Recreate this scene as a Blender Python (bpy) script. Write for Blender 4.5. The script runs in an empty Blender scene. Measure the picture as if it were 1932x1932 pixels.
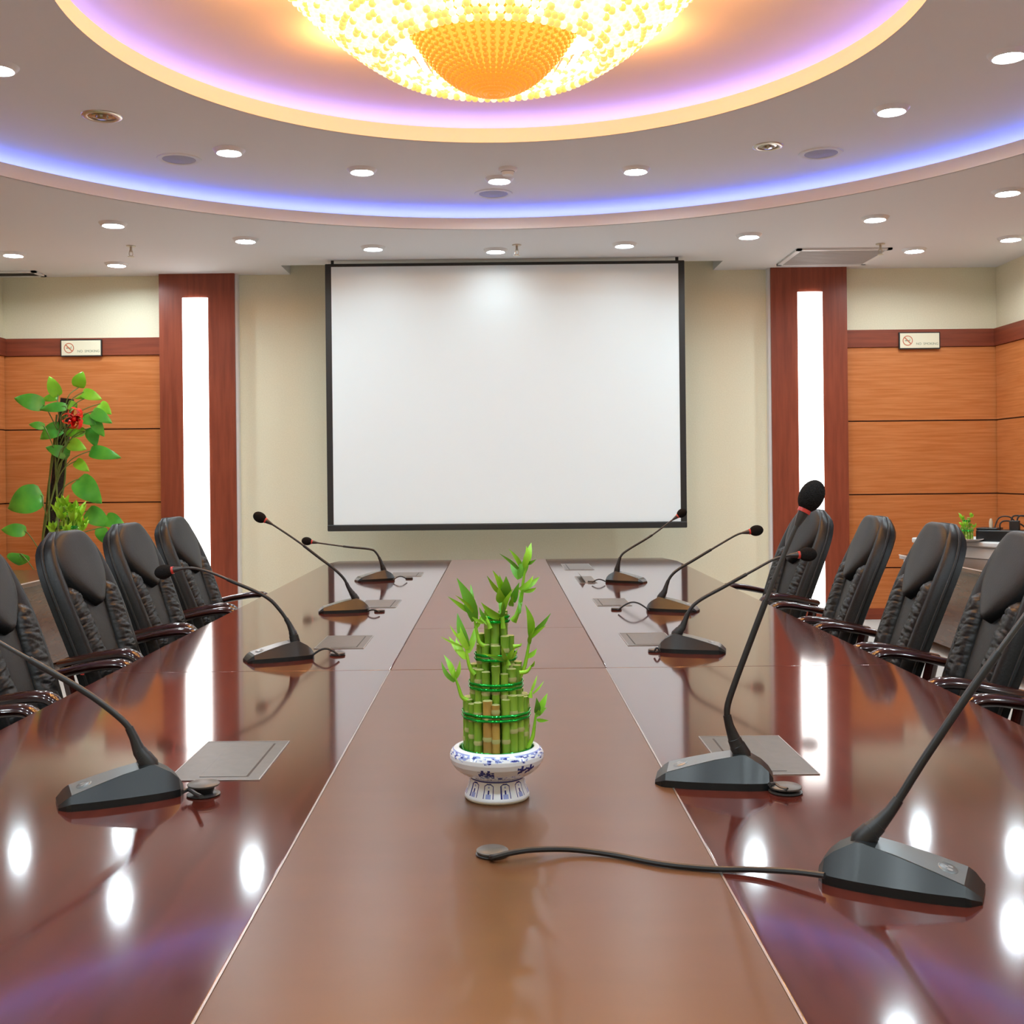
import bpy, bmesh, math, random
from mathutils import Vector, Matrix, noise as mnoise
PI = math.pi
C = bpy.context.scene.collection

# ------------------------------------------------------------------ camera
F, U0, V0, ROLL = 2100.0, 941.0, 897.0, math.radians(0.6)   # focal length in pixels, principal point, roll
EYE, ZT = 1.35, 0.75                                        # eye height, table height
cam = bpy.data.cameras.new('camera'); camo = bpy.data.objects.new('camera', cam); C.objects.link(camo)
cam.sensor_width = 36; cam.lens = F / 1932 * 36
cam.shift_x = (966 - U0) / 1932; cam.shift_y = (V0 - 966) / 1932
camo.matrix_world = Matrix.Translation((0, 0, EYE)) @ Matrix.Rotation(PI / 2, 4, 'X') @ Matrix.Rotation(-ROLL, 4, 'Z')
bpy.context.scene.camera = camo
# ------------------------------------------------------------------ world, exposure
w = bpy.data.worlds.new('world'); bpy.context.scene.world = w; w.use_nodes = True
w.node_tree.nodes['Background'].inputs[0].default_value = (0.05, 0.05, 0.055, 1)
w.node_tree.nodes['Background'].inputs[1].default_value = 1.0
vs = bpy.context.scene.view_settings
vs.view_transform = 'Standard'; vs.look = 'None'; vs.gamma = 1; vs.use_curve_mapping = False
vs.exposure = 0.16
LAMP, COVE_BLUE, COVE_VIOLET, STRIP, CHAND, BULB = 275.0, 9.0, 14.0, 3.8, 1.15, 15.0

def ray(x, y):
    u, v = x - U0, V0 - y
    c, s = math.cos(ROLL), math.sin(ROLL)
    return u * c + v * s, -u * s + v * c
def at(x, y, D):                       # the point at distance D along the room
    u, v = ray(x, y); return Vector((u * D / F, D, EYE + v * D / F))
def on(x, y, z):                       # the point on the level z
    u, v = ray(x, y); D = F * (z - EYE) / v; return Vector((u * D / F, D, z))

# ------------------------------------------------------------------ materials
def mat(name, col, rough=0.5, metal=0.0, spec=0.5, emit=None, estr=0.0, coat=0.0, coat_r=0.05, trans=0.0, nolight=False):
    m = bpy.data.materials.new(name); m.use_nodes = True
    b = m.node_tree.nodes['Principled BSDF']
    b.inputs['Base Color'].default_value = (*col, 1); b.inputs['Roughness'].default_value = rough
    b.inputs['Metallic'].default_value = metal; b.inputs['Specular IOR Level'].default_value = spec
    b.inputs['Coat Weight'].default_value = coat; b.inputs['Coat Roughness'].default_value = coat_r
    b.inputs['Transmission Weight'].default_value = trans
    if emit:
        b.inputs['Emission Color'].default_value = (*emit, 1); b.inputs['Emission Strength'].default_value = estr
        if nolight: m.cycles.emission_sampling = 'NONE'
    return m
def vary(m, c1, c2, scale, stretch=(1, 1, 1), detail=5, bump=0.0, dist=0.0, lo=0.3, hi=0.7, rough=None):
    nt = m.node_tree; b = nt.nodes['Principled BSDF']
    tc = nt.nodes.new('ShaderNodeTexCoord'); mp = nt.nodes.new('ShaderNodeMapping'); mp.inputs['Scale'].default_value = stretch
    nz = nt.nodes.new('ShaderNodeTexNoise'); nz.inputs['Scale'].default_value = scale; nz.inputs['Detail'].default_value = detail
    nz.inputs['Distortion'].default_value = dist
    rp = nt.nodes.new('ShaderNodeValToRGB'); rp.color_ramp.elements[0].position = lo; rp.color_ramp.elements[1].position = hi
    rp.color_ramp.elements[0].color = (*c1, 1); rp.color_ramp.elements[1].color = (*c2, 1)
    L = nt.links.new
    L(tc.outputs['Object'], mp.inputs[0]); L(mp.outputs[0], nz.inputs['Vector']); L(nz.outputs['Fac'], rp.inputs[0]); L(rp.outputs[0], b.inputs['Base Color'])
    if bump:
        bp = nt.nodes.new('ShaderNodeBump'); bp.inputs['Strength'].default_value = bump; bp.inputs['Distance'].default_value = 0.01
        L(nz.outputs['Fac'], bp.inputs['Height']); L(bp.outputs[0], b.inputs['Normal'])
    if rough:
        mr = nt.nodes.new('ShaderNodeMapRange'); mr.inputs[3].default_value, mr.inputs[4].default_value = rough
        L(nz.outputs['Fac'], mr.inputs[0]); L(mr.outputs[0], b.inputs['Roughness'])
    return m
M = {}
M['ceil'] = mat('ceiling_paint', (.79, .80, .81), .9, spec=.1)
M['dome'] = mat('dome_paint', (.76, .65, .58), .8, spec=.1)
M['wall'] = vary(mat('cream_wall', (.72, .66, .50), .85, spec=.15), (.77, .735, .56), (.82, .785, .61), 90, detail=2)
M['floor'] = vary(mat('carpet', (.3, .26, .2), .95, spec=.05), (.42, .41, .39), (.52, .51, .49), 120)
M['panel'] = vary(mat('orange_veneer', (.5, .17, .05), .38, spec=.4), (.47, .145, .035), (.60, .225, .075), 2.2, (1.2, 1.2, 26), 6, lo=.32, hi=.7)
M['redwood'] = vary(mat('red_veneer', (.2, .04, .02), .4, spec=.4), (.19, .036, .016), (.27, .06, .027), 2.5, (14, 14, 1), 5)
M['redband'] = vary(mat('red_band', (.2, .04, .02), .4, spec=.4), (.17, .033, .015), (.25, .055, .024), 2.5, (1, 1, 14), 5)
M['gap'] = mat('joint', (.05, .015, .008), .7)
M['table'] = vary(mat('table_gloss', (.12, .02, .012), .09, spec=.62, coat=.35, coat_r=.06), (.060, .011, .008), (.105, .020, .012), 3, (14, 1.2, 1), 6, lo=.25, hi=.75)
M['table_mid'] = vary(mat('table_satin', (.2, .08, .035), .29, spec=.34), (.108, .042, .018), (.132, .052, .022), 3, (1.5, 5, 1), 2, lo=.1, hi=.9)
M['table_edge'] = mat('table_edge', (.10, .018, .010), .15)
M['trimline'] = mat('steel_line', (.45, .43, .42), .3, metal=.9)
M['hatch'] = vary(mat('hatch_metal', (.16, .14, .125), .32, metal=.0, spec=.22), (.095, .082, .072), (.115, .10, .088), 40)
M['dark'] = mat('dark_hole', (.012, .010, .009), .6)
M['leather'] = vary(mat('black_leather', (.012, .013, .014), .37, spec=.3), (.007, .008, .009), (.012, .013, .014), 160, bump=.06, rough=(.32, .44))
M['leather_soft'] = vary(mat('black_leather_matt', (.018, .02, .021), .46, spec=.32), (.011, .013, .014), (.016, .018, .019), 160, bump=.05)
M['armwood'] = vary(mat('arm_mahogany', (.05, .008, .006), .14, spec=.5, coat=.25), (.016, .004, .0035), (.034, .007, .005), 6, (3, 10, 3))
M['plastic'] = mat('mic_charcoal', (.008, .010, .011), .33, spec=.42)
M['plastic_top'] = mat('mic_panel', (.16, .175, .18), .28, spec=.5, metal=.3)
M['rubber'] = mat('black_rubber', (.012, .011, .011), .45)
M['neck'] = mat('neck_metal', (.03, .026, .024), .35, spec=.5)
M['foam'] = vary(mat('foam', (.012, .011, .010), .95, spec=.1), (.008, .007, .007), (.02, .018, .017), 400, bump=.5)
M['red'] = mat('red_ring', (.45, .035, .025), .35, emit=(1, .06, .03), estr=.06)
M['silver'] = mat('silver_mark', (.5, .5, .5), .3, metal=.6)
M['frame'] = mat('screen_black', (.012, .013, .013), .5)
M['screen'] = mat('screen_white', (.80, .90, .94), .75, spec=.2)
M['glow'] = mat('light_panel', (.9, .9, .9), .5, emit=(1, .97, .94), estr=STRIP)
M['lamp'] = mat('lamp_lit', (.9, .9, .9), .5, emit=(.80, .94, 1.0), estr=LAMP)
M['lamp_dim'] = mat('lamp_lit_soft', (.9, .9, .9), .5, emit=(.80, .94, 1.0), estr=LAMP * .24)
M['lampoff'] = mat('lamp_glass', (.35, .33, .27), .15, metal=.6)
M['white'] = mat('white_enamel', (.78, .78, .78), .4)
M['chrome'] = mat('brushed_metal', (.6, .55, .46), .3, metal=.9)
M['grille'] = vary(mat('speaker_grille', (.33, .32, .33), .6), (.27, .26, .27), (.36, .35, .36), 300)
M['led_blue'] = mat('led_blue', (.2, .2, 1), .5, emit=(.30, .34, 1.0), estr=COVE_BLUE)
M['led_violet'] = mat('led_violet', (.6, .3, 1), .5, emit=(.34, .34, 1.0), estr=COVE_VIOLET)
M['amber'] = mat('amber_bead', (.55, .2, .03), .08, spec=.8, emit=(1, .34, .03), estr=CHAND * .62, nolight=True)  # emission on the bead materials stands for lamps lighting them from inside
M['bead'] = mat('crystal_bead', (.9, .8, .6), .08, spec=.8, emit=(1, .80, .45), estr=CHAND * 1.15, nolight=True)
M['bead_gold'] = mat('gold_bead', (.7, .45, .1), .08, spec=.8, emit=(1, .62, .16), estr=CHAND * .8, nolight=True)
M['liner_glow'] = mat('liner_glow', (.5, .22, .04), .2, emit=(1, .50, .07), estr=CHAND * .85, nolight=True)  # emission of the added liner, fills the gaps between amber beads
M['diffuser'] = mat('chandelier_glow', (1, .9, .7), .5, emit=(1, .66, .30), estr=3.2)
M['gold'] = mat('gold', (.8, .5, .15), .25, metal=1)
M['porcelain'] = mat('porcelain', (.80, .82, .86), .10, spec=.6)
M['blue'] = mat('cobalt_glaze', (.022, .03, .22), .12, spec=.6)
M['paleblue'] = mat('pale_glaze', (.30, .36, .68), .12, spec=.6)
M['rim_cream'] = mat('unglazed_foot', (.62, .55, .42), .5)
M['stalk'] = vary(mat('bamboo_green', (.16, .30, .03), .35), (.11, .27, .015), (.27, .45, .04), 25, (1, 1, .25))
M['stalk_y'] = vary(mat('bamboo_yellow', (.45, .30, .05), .4), (.38, .22, .05), (.52, .36, .07), 30, (1, 1, .25))
M['node'] = mat('bamboo_node', (.42, .42, .16), .5)
M['shoot'] = vary(mat('young_leaf', (.16, .42, .02), .35, trans=0), (.17, .50, .015), (.38, .72, .04), 14)
M['shoot_d'] = vary(mat('shoot_dark', (.09, .30, .025), .35), (.09, .33, .02), (.18, .46, .03), 14)
M['ribbon'] = mat('green_foil', (.0, .42, .04), .10, metal=.75, spec=.8)
M['water'] = mat('green_inside', (.015, .05, .01), .1)
M['pothos'] = vary(mat('pothos_leaf', (.06, .30, .03), .3), (.04, .29, .03), (.12, .46, .04), 7)
M['pothos_l'] = vary(mat('pothos_leaf_light', (.16, .46, .02), .3), (.15, .50, .02), (.28, .64, .035), 7)
M['vine'] = mat('vine', (.13, .19, .04), .5)
M['moss'] = vary(mat('moss_pole', (.02, .012, .008), .95), (.012, .008, .006), (.04, .025, .014), 60, bump=.8)
M['bow'] = mat('red_foil', (.85, .02, .015), .14, metal=.2, spec=.8)
M['pot'] = mat('planter_glaze', (.55, .52, .46), .3)
M['soil'] = mat('soil', (.03, .02, .014), .95)
M['desk'] = vary(mat('desk_brown', (.09, .045, .028), .22, spec=.5), (.075, .036, .022), (.11, .056, .034), 3, (10, 1, 10), 5)
M['deskedge'] = mat('desk_edge', (.55, .45, .40), .3)
M['case'] = mat('grey_case', (.62, .64, .64), .45)
M['sign'] = mat('sign_cream', (.80, .76, .58), .4)
M['signred'] = mat('sign_red', (.55, .16, .08), .5)
M['signtext'] = mat('sign_text', (.22, .27, .18), .5)
M['vent'] = mat('vent_grey', (.50, .48, .47), .6)

# ------------------------------------------------------------------ mesh builder
class MB:
    def __init__(s): s.v = []; s.f = []; s.mi = []
    def add(s, vs, fs, mi=0):
        o = len(s.v); s.v += [Vector(p) for p in vs]; s.f += [tuple(i + o for i in f) for f in fs]; s.mi += [mi] * len(fs); return s
    def box(s, a, b, mi=0):
        (x0, y0, z0), (x1, y1, z1) = a, b
        x0, x1 = sorted((x0, x1)); y0, y1 = sorted((y0, y1)); z0, z1 = sorted((z0, z1))
        return s.add([(x0, y0, z0), (x1, y0, z0), (x1, y1, z0), (x0, y1, z0), (x0, y0, z1), (x1, y0, z1), (x1, y1, z1), (x0, y1, z1)],
                     [(0, 3, 2, 1), (4, 5, 6, 7), (0, 1, 5, 4), (1, 2, 6, 5), (2, 3, 7, 6), (3, 0, 4, 7)], mi)
    def prism(s, poly, z0, z1, mi=0):
        n = len(poly)
        vs = [(x, y, z0) for x, y in poly] + [(x, y, z1) for x, y in poly]
        return s.add(vs, [tuple(range(n - 1, -1, -1)), tuple(range(n, 2 * n))] + [(i, (i + 1) % n, n + (i + 1) % n, n + i) for i in range(n)], mi)
    def tube(s, path, r, n=8, mi=0, flat=1.0, up=None):
        P = [Vector(p) for p in path]; R = r if isinstance(r, (list, tuple)) else [r] * len(P)
        vs = []; ref = Vector(up) if up else None
        T0 = (P[1] - P[0]).normalized()
        if ref is None: ref = T0.orthogonal()
        for i, p in enumerate(P):
            t = (P[min(i + 1, len(P) - 1)] - P[max(i - 1, 0)]).normalized()
            a = ref - t * ref.dot(t); a.normalize(); b = t.cross(a)
            if not up: ref = a
            for k in range(n):
                q = 2 * PI * k / n; vs.append(p + R[i] * (math.cos(q) * a * flat + math.sin(q) * b))
        m = len(P)
        fs = [(i * n + k, i * n + (k + 1) % n, (i + 1) * n + (k + 1) % n, (i + 1) * n + k) for i in range(m - 1) for k in range(n)]
        fs += [tuple(range(n - 1, -1, -1)), tuple((m - 1) * n + k for k in range(n))]
        return s.add(vs, fs, mi)
    def lathe(s, prof, n=32, c=(0, 0, 0), mi=None, closed=False):
        vs = []; cx, cy, cz = c
        for r, z in prof:
            for k in range(n):
                q = 2 * PI * k / n; vs.append((cx + r * math.cos(q), cy + r * math.sin(q), cz + z))
        m = len(prof); o = len(s.v)
        s.v += [Vector(p) for p in vs]
        for i in range(m if closed else m - 1):
            for k in range(n):
                j = (i + 1) % m
                s.f.append(tuple(o + t for t in (i * n + k, i * n + (k + 1) % n, j * n + (k + 1) % n, j * n + k)))
                s.mi.append(mi(i, 2 * PI * (k + .5) / n, (prof[i][1] + prof[j][1]) / 2) if callable(mi) else (mi or 0))
        return s
    def grid(s, fn, nu, nv, mi=0):
        vs = [fn(i / nu, j / nv) for j in range(nv + 1) for i in range(nu + 1)]
        return s.add(vs, [(j * (nu + 1) + i, j * (nu + 1) + i + 1, (j + 1) * (nu + 1) + i + 1, (j + 1) * (nu + 1) + i) for j in range(nv) for i in range(nu)], mi)
    def ellipsoid(s, c, ax, ra, rb, n=16, m=10, mi=0):
        c = Vector(c); ax = Vector(ax).normalized(); a = ax.orthogonal().normalized(); b = ax.cross(a)
        P = []; R = []
        vs = []
        for i in range(m + 1):
            t = PI * i / m; rr = max(1e-5, math.sin(t))
            for k in range(n):
                q = 2 * PI * k / n; vs.append(c - ax * ra * math.cos(t) + rb * rr * (a * math.cos(q) + b * math.sin(q)))
        return s.add(vs, [(i * n + k, i * n + (k + 1) % n, (i + 1) * n + (k + 1) % n, (i + 1) * n + k) for i in range(m) for k in range(n)], mi)
    def xform(s, Mx):
        s.v = [Mx @ p for p in s.v]; return s
    def mesh(s, name, mats, smooth=True, angle=40, merge=True, outward=True):
        me = bpy.data.meshes.new(name)
        me.from_pydata([tuple(p) for p in s.v], [], s.f)
        for m in (mats if isinstance(mats, (list, tuple)) else [mats]): me.materials.append(m)
        me.polygons.foreach_set('material_index', s.mi)
        bm = bmesh.new(); bm.from_mesh(me)
        if merge: bmesh.ops.remove_doubles(bm, verts=bm.verts, dist=1e-5)
        if outward: bmesh.ops.recalc_face_normals(bm, faces=bm.faces)
        if smooth:
            lim = math.radians(angle)
            for f in bm.faces: f.smooth = True
            for e in bm.edges:
                if len(e.link_faces) == 2 and e.calc_face_angle(0) > lim: e.smooth = False
        bm.to_mesh(me); bm.free()
        return me
    def build(s, name, mats, parent=None, bevel=0.0, loc=None, seg=2, **k):
        o = bpy.data.objects.new(name, s.mesh(name, mats, **k)); C.objects.link(o)
        if loc is not None: o.location = loc
        if parent: o.parent = parent
        if bevel:
            b = o.modifiers.new('bevel', 'BEVEL'); b.width = bevel; b.segments = seg; b.limit_method = 'ANGLE'; b.angle_limit = math.radians(40); b.harden_normals = False
        return o
def tag(o, label, cat, group=None):
    o['label'] = label; o['category'] = cat
    if group: o['group'] = group
    return o
def thing(name, label, cat, loc=(0, 0, 0), rz=0.0, group=None):
    o = bpy.data.objects.new(name, None); C.objects.link(o); o.location = loc; o.rotation_euler = (0, 0, rz); o.empty_display_size = .05
    return tag(o, label, cat, group)
def struct(o): o['kind'] = 'structure'; return o
def kids(o): return [x for x in bpy.data.objects if x.parent == o]
def copy_tree(o, parent=None):
    c = o.copy(); C.objects.link(c); c.parent = parent
    for ch in kids(o): copy_tree(ch, c)
    return c
def spline(P, n=6):                                        # Catmull-Rom through the points
    P = [Vector(p) for p in P]; out = []
    for i in range(len(P) - 1):
        a, b, c, d = P[max(i - 1, 0)], P[i], P[i + 1], P[min(i + 2, len(P) - 1)]
        for k in range(n):
            t = k / n
            out.append(.5 * ((2 * b) + (c - a) * t + (2 * a - 5 * b + 4 * c - d) * t * t + (3 * b - a - 3 * c + d) * t ** 3))
    return out + [P[-1]]
def lerp(tab, x):
    for (a, va), (b, vb) in zip(tab, tab[1:]):
        if x <= b:
            t = (x - a) / (b - a); t = max(0, min(1, t)); return va + (vb - va) * t
    return tab[-1][1]
def sm(tab, x):                                            # smooth interpolation of a table
    k = [Vector((a, b, 0)) for a, b in tab]
    for i in range(len(tab) - 1):
        if x <= tab[i + 1][0] or i == len(tab) - 2:
            t = max(0, min(1, (x - tab[i][0]) / (tab[i + 1][0] - tab[i][0])))
            p0, p1, p2, p3 = [tab[max(0, min(len(tab) - 1, j))] for j in (i - 1, i, i + 1, i + 2)]
            h = p2[0] - p1[0]
            m1 = (p2[1] - p0[1]) / (p2[0] - p0[0]) * h; m2 = (p3[1] - p1[1]) / (p3[0] - p1[0]) * h
            return (2 * t**3 - 3 * t**2 + 1) * p1[1] + (t**3 - 2 * t**2 + t) * m1 + (-2 * t**3 + 3 * t**2) * p2[1] + (t**3 - t**2) * m2

# ================================================================== the room
DB = 10.2                                                   # distance to the back wall
ZL = EYE + 1.86                                             # lower ceiling
ZM = EYE + 2.06                                             # middle ceiling
ZD = EYE + 2.27                                             # dome ceiling
CY, CYI, RO, RI, CX, CXI = 4.85, 5.0, 3.57, 1.90, -0.03, 0.0
XL, XR, YN, ZTOP = at(8, 800, DB).x, at(1882, 800, DB).x, -1.2, 3.9
struct(MB().box((XL - .2, YN - .2, -.1), (XR + .2, DB + .4, 0)).build('floor', M['floor']))
struct(MB().box((XL - .2, DB, 0), (XR + .2, DB + .2, ZTOP)).build('wall_back', M['wall']))
struct(MB().box((XL - .2, YN, 0), (XL, DB, ZTOP)).build('wall_left', M['wall']))
struct(MB().box((XR, YN, 0), (XR + .2, DB, ZTOP)).build('wall_right', M['wall']))
struct(MB().box((XL - .2, YN - .2, 0), (XR + .2, YN, ZTOP)).build('wall_front', M['wall']))

def holed(mb, x0, x1, y0, y1, cx, cy, R, z, n=192):
    angs = sorted([2 * PI * k / n for k in range(n)] + [math.atan2(y - cy, x - cx) % (2 * PI) for x in (x0, x1) for y in (y0, y1)])
    vs = []
    for a in angs:
        c, s = math.cos(a), math.sin(a)
        t = min([(x1 - cx) / c if c > 1e-9 else 1e9, (x0 - cx) / c if c < -1e-9 else 1e9, (y1 - cy) / s if s > 1e-9 else 1e9, (y0 - cy) / s if s < -1e-9 else 1e9])
        vs += [(cx + R * c, cy + R * s, z), (cx + t * c, cy + t * s, z)]
    m = len(angs)
    mb.add(vs, [(2 * i, 2 * i + 1, 2 * ((i + 1) % m) + 1, 2 * ((i + 1) % m)) for i in range(m)])
YS = on(941, 496.5, ZL).y                                    # the slot the screen hangs from
xs0, xs1 = on(528, 499, ZL).x, on(1366, 490, ZL).x
mb = MB(); holed(mb, XL, XR, YN, YS, CX, CY, RO, ZL)
mb.add([(XL, YS, ZL), (xs0, YS, ZL), (xs0, DB, ZL), (XL, DB, ZL)], [(0, 1, 2, 3)])
mb.add([(xs1, YS, ZL), (XR, YS, ZL), (XR, DB, ZL), (xs1, DB, ZL)], [(0, 1, 2, 3)])
zs = ZL + .35
mb.add([(xs0, YS, ZL), (xs1, YS, ZL), (xs1, DB, ZL), (xs0, DB, ZL), (xs0, YS, zs), (xs1, YS, zs), (xs1, DB, zs), (xs0, DB, zs)], [(4, 5, 6, 7), (0, 1, 5, 4), (0, 4, 7, 3), (1, 5, 6, 2)])
struct(mb.build('ceiling', M['ceil'], outward=False))
RT = RO + .50                                               # outer wall of the blue cove
mb = MB(); n = 192
def ringmesh(mb, prof, cx, cy, n=192): mb.lathe(prof, n, (cx, cy, 0))
ringmesh(mb, [(RO, ZL + .02), (RT, ZL + .02), (RT, ZM)], CX, CY)
holed(mb, CX - RT - .01, CX + RT + .01, CY - RT - .01, CY + RT + .01, CXI, CYI, RI, ZM)
struct(mb.build('ceiling', M['ceil'], outward=False))
RTI = RI + .42
mb = MB(); ringmesh(mb, [(RI, ZM + .02), (RTI, ZM + .02), (RTI, ZD)], CXI, CYI)
mb.lathe([(0.001, ZD), (RTI, ZD)], 192, (CXI, CYI, 0))
struct(mb.build('ceiling', M['dome'], outward=False))
FO, FI = .088, .093                                          # fascia heights
def fascia(name, R, z, h, cx, cy, led, rled):
    f = MB(); f.lathe([(R, z + .003), (R, z + h), (R + .035, z + h), (R + .035, z + .003)], 192, (cx, cy, 0), closed=True)
    o = struct(f.build(name, M['ceil']))
    q = MB(); q.lathe([(R + rled + .018 * math.cos(t * PI / 3), z + .045 + .018 * math.sin(t * PI / 3)) for t in range(6)], 128, (cx, cy, 0), closed=True)
    q.build('light_strip', led, o)
fascia('trim_1', RO, ZL, FO, CX, CY, M['led_blue'], .36)
fascia('trim_2', RI, ZM, FI, CXI, CYI, M['led_violet'], .30)

# wainscot, bands, pilasters on the back wall
def wz(x, y): return at(x, y, DB).z
ZB1, ZB0 = wz(200, 638.5), wz(200, 671)                      # band top and bottom
ZJ = [wz(200, 810), wz(200, 948), wz(200, 948) - .67]
def wains(mb, p0, p1, nrm, z0, z1):                          # a board standing .03 proud of a wall between two floor points
    (xa, ya), (xb, yb) = p0, p1; nx, ny = nrm; t = .03
    mb.prism([(xa, ya), (xb, yb), (xb + nx * t, yb + ny * t), (xa + nx * t, ya + ny * t)], z0, z1)
def wall_set(k, p0, p1, nrm):
    g = MB(); zz = [ZB0 - .006] + [z for z in ZJ] + [.1]
    tops = [ZB0 - .004] + [z - .006 for z in ZJ]; bots = [z + .006 for z in ZJ] + [.1]
    for a, b in zip(tops, bots): wains(g, p0, p1, nrm, b, a)
    o = struct(g.build('trim_%d' % k, M['panel'], smooth=False))
    j = MB(); t = .018; (xa, ya), (xb, yb) = p0, p1; nx, ny = nrm
    for z in ZJ + [ZB0]: j.prism([(xa, ya), (xb, yb), (xb + nx * t, yb + ny * t), (xa + nx * t, ya + ny * t)], z - .007, z + .007)
    j.build('joint', M['gap'], o, smooth=False)
    b = MB(); t = .045
    b.prism([(xa, ya), (xb, yb), (xb + nx * t, yb + ny * t), (xa + nx * t, ya + ny * t)], ZB0, ZB1)
    struct(b.build('trim_%d' % (k + 1), M['redband'], smooth=False))
    s = MB(); s.prism([(xa, ya), (xb, yb), (xb + nx * t, yb + ny * t), (xa + nx * t, ya + ny * t)], 0, .1)
    return struct(s.build('baseboard_%s' % {3: 'back', 5: 'back', 7: 'left', 9: 'right'}[k], M['redband'], smooth=False))
cl0, cl1 = at(308, 760, DB).x, at(449, 760, DB).x
cr0, cr1 = at(1451.5, 760, DB).x, at(1593.5, 760, DB).x
wall_set(3, (XL, DB), (cl0 + .01, DB), (0, -1)); wall_set(5, (cr1 - .01, DB), (XR, DB), (0, -1))
wall_set(7, (XL, YN), (XL, DB - .05), (1, 0)); wall_set(9, (XR, DB - .05), (XR, YN), (-1, 0))
struct(MB().box((cl1, DB - .02, 0), (cr0, DB, .1)).build('baseboard_back', M['redband']))
def pilaster(k, x0, x1, sx0, sx1, ztop, label):
    d = .10; y = DB - d; zb = .12
    c = MB(); c.box((x0, y, 0), (sx0, DB, ZL)).box((sx1, y, 0), (x1, DB, ZL)).box((sx0, y, ztop), (sx1, DB, ZL)).box((sx0, y, 0), (sx1, DB, zb)).box((sx0, DB - .03, zb), (sx1, DB, ztop))
    struct(c.build('trim_%d' % k, M['redwood'], smooth=False))
    t = thing('wall_light', label, 'light', ((sx0 + sx1) / 2, y, zb))
    hw = (sx1 - sx0) / 2; g = MB(); pr = []
    for i in range(9):
        a = PI * i / 8; pr.append((-hw * math.cos(a), -.022 * math.sin(a) - .002))
    g.prism(pr + [(hw, .06), (-hw, .06)], 0.001, ztop - zb - .001)
    g.build('diffuser', M['glow'], t, angle=60)
    fr = MB(); fr.box((-hw, .002, 0), (-hw + .006, .07, ztop - zb)).box((hw - .006, .002, 0), (hw, .07, ztop - zb)); fr.build('housing', M['redwood'], t, smooth=False)
pilaster(11, cl0, cl1, at(351.5, 760, DB).x, at(399.5, 760, DB).x, wz(373, 565), 'tall lit white light strip in the red wood pilaster left of the screen')
pilaster(12, cr0, cr1, at(1501, 760, DB).x, at(1547.5, 760, DB).x, wz(1523, 554), 'tall lit white light strip in the red wood pilaster right of the screen')
struct(MB().box((cl1, DB - .075, 0), (cl1 + .022, DB, ZL)).build('trim_13', M['white']))
struct(MB().box((cr0 - .022, DB - .075, 0), (cr0, DB, ZL)).build('trim_14', M['white']))

# ================================================================== projection screen
DS = 9.55
a, b, c_, d_ = at(612.5, 490, DS), at(1291, 484, DS), at(1296, 993.5, DS), at(619, 1004.5, DS)
x0, x1 = (a.x + d_.x) / 2, (b.x + c_.x) / 2; z0 = (c_.z + d_.z) / 2; z1 = at(950, 496, DS).z
t = thing('projection_screen', 'large white pull-down projection screen with black borders on the back wall', 'projection screen', ((x0 + x1) / 2, DS, z0))
W = (x1 - x0) / 2; H = z1 - z0; bd = .052
MB().box((-W + bd, -.002, .05), (W - bd, .002, H)).build('screen_fabric', M['screen'], t)
fr = MB(); fr.box((-W, -.004, .05), (-W + bd, .003, H)).box((W - bd, -.004, .05), (W, .003, H))
zlim = H - .02
fr.box((-W + bd, -.004, zlim), (W - bd, .003, H)).build('border', M['frame'], t, smooth=False)
wb = MB(); wb.box((-W, -.02, 0), (W, .02, .055)); wb.build('weight_bar', M['frame'], t, bevel=.008)
MB().tube([(-W, .022, H - .008), (W, .022, H - .008)], .018, 14).build('roller', M['frame'], t)
for sx in (-1, 1): MB().box((sx * (W - .06) - .012, .012, H - .01), (sx * (W - .06) + .012, .032, ZL - z0)).build('hanger', M['frame'], t)

# ================================================================== conference table
xa, xb, xi, xj = -1.207, 1.222, -.343, .327
yn, yf, ys, ys2 = .30, on(941, 1055.5, ZT).y, on(941, 1262, ZT).y, on(941, 1185, ZT).y
tb = thing('conference_table', 'long glossy red-brown conference table with a satin centre strip', 'table', (0, 0, 0))
g = .0008
def slab(name, poly, m, z0=ZT - .045, z1=ZT, bev=.002): MB().prism(poly, z0, z1).build(name, m, tb, bevel=bev, seg=2, angle=30)
def rect(x0, x1, y0, y1): return [(x0, y0), (x1, y0), (x1, y1), (x0, y1)]
slab('tabletop', rect(xa, xi - g, yn, ys - g), M['table'])
slab('tabletop', [(xa, ys + g), (xi - g, ys + g), (xi - g, yf), (xa + .06, yf), (xa, yf - .3)], M['table'])
slab('tabletop', rect(xj + g, xb, yn, ys - g), M['table'])
slab('tabletop', [(xj + g, ys + g), (xb, ys + g), (xb, yf - .3), (xb - .06, yf), (xj + g, yf)], M['table'])
slab('centre_panel', rect(xi + g, xj - g, yn, ys - .003), M['table_mid'])
slab('centre_panel', rect(xi + g, xj - g, ys + .003, ys2 - g), M['table_mid'])
slab('centre_panel', rect(xi + g, xj - g, ys2 + g, yf), M['table_mid'])
ln = MB()
ln.box((xi - .0016, yn, ZT - .01), (xi + .0016, ys, ZT + .0004)); ln.box((xj - .0016, yn, ZT - .01), (xj + .0016, ys, ZT + .0004))
ln.build('inlay_line', M['trimline'], tb)
ap = MB(); ap.box((xa + .42, yn + .15, .12), (xa + .45, yf - .35, ZT - .045)).box((xb - .45, yn + .15, .12), (xb - .42, yf - .35, ZT - .045))
ap.box((xa + .42, yf - .38, .12), (xb - .42, yf - .35, ZT - .045)); ap.build('apron', M['table_edge'], tb, smooth=False)
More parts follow.
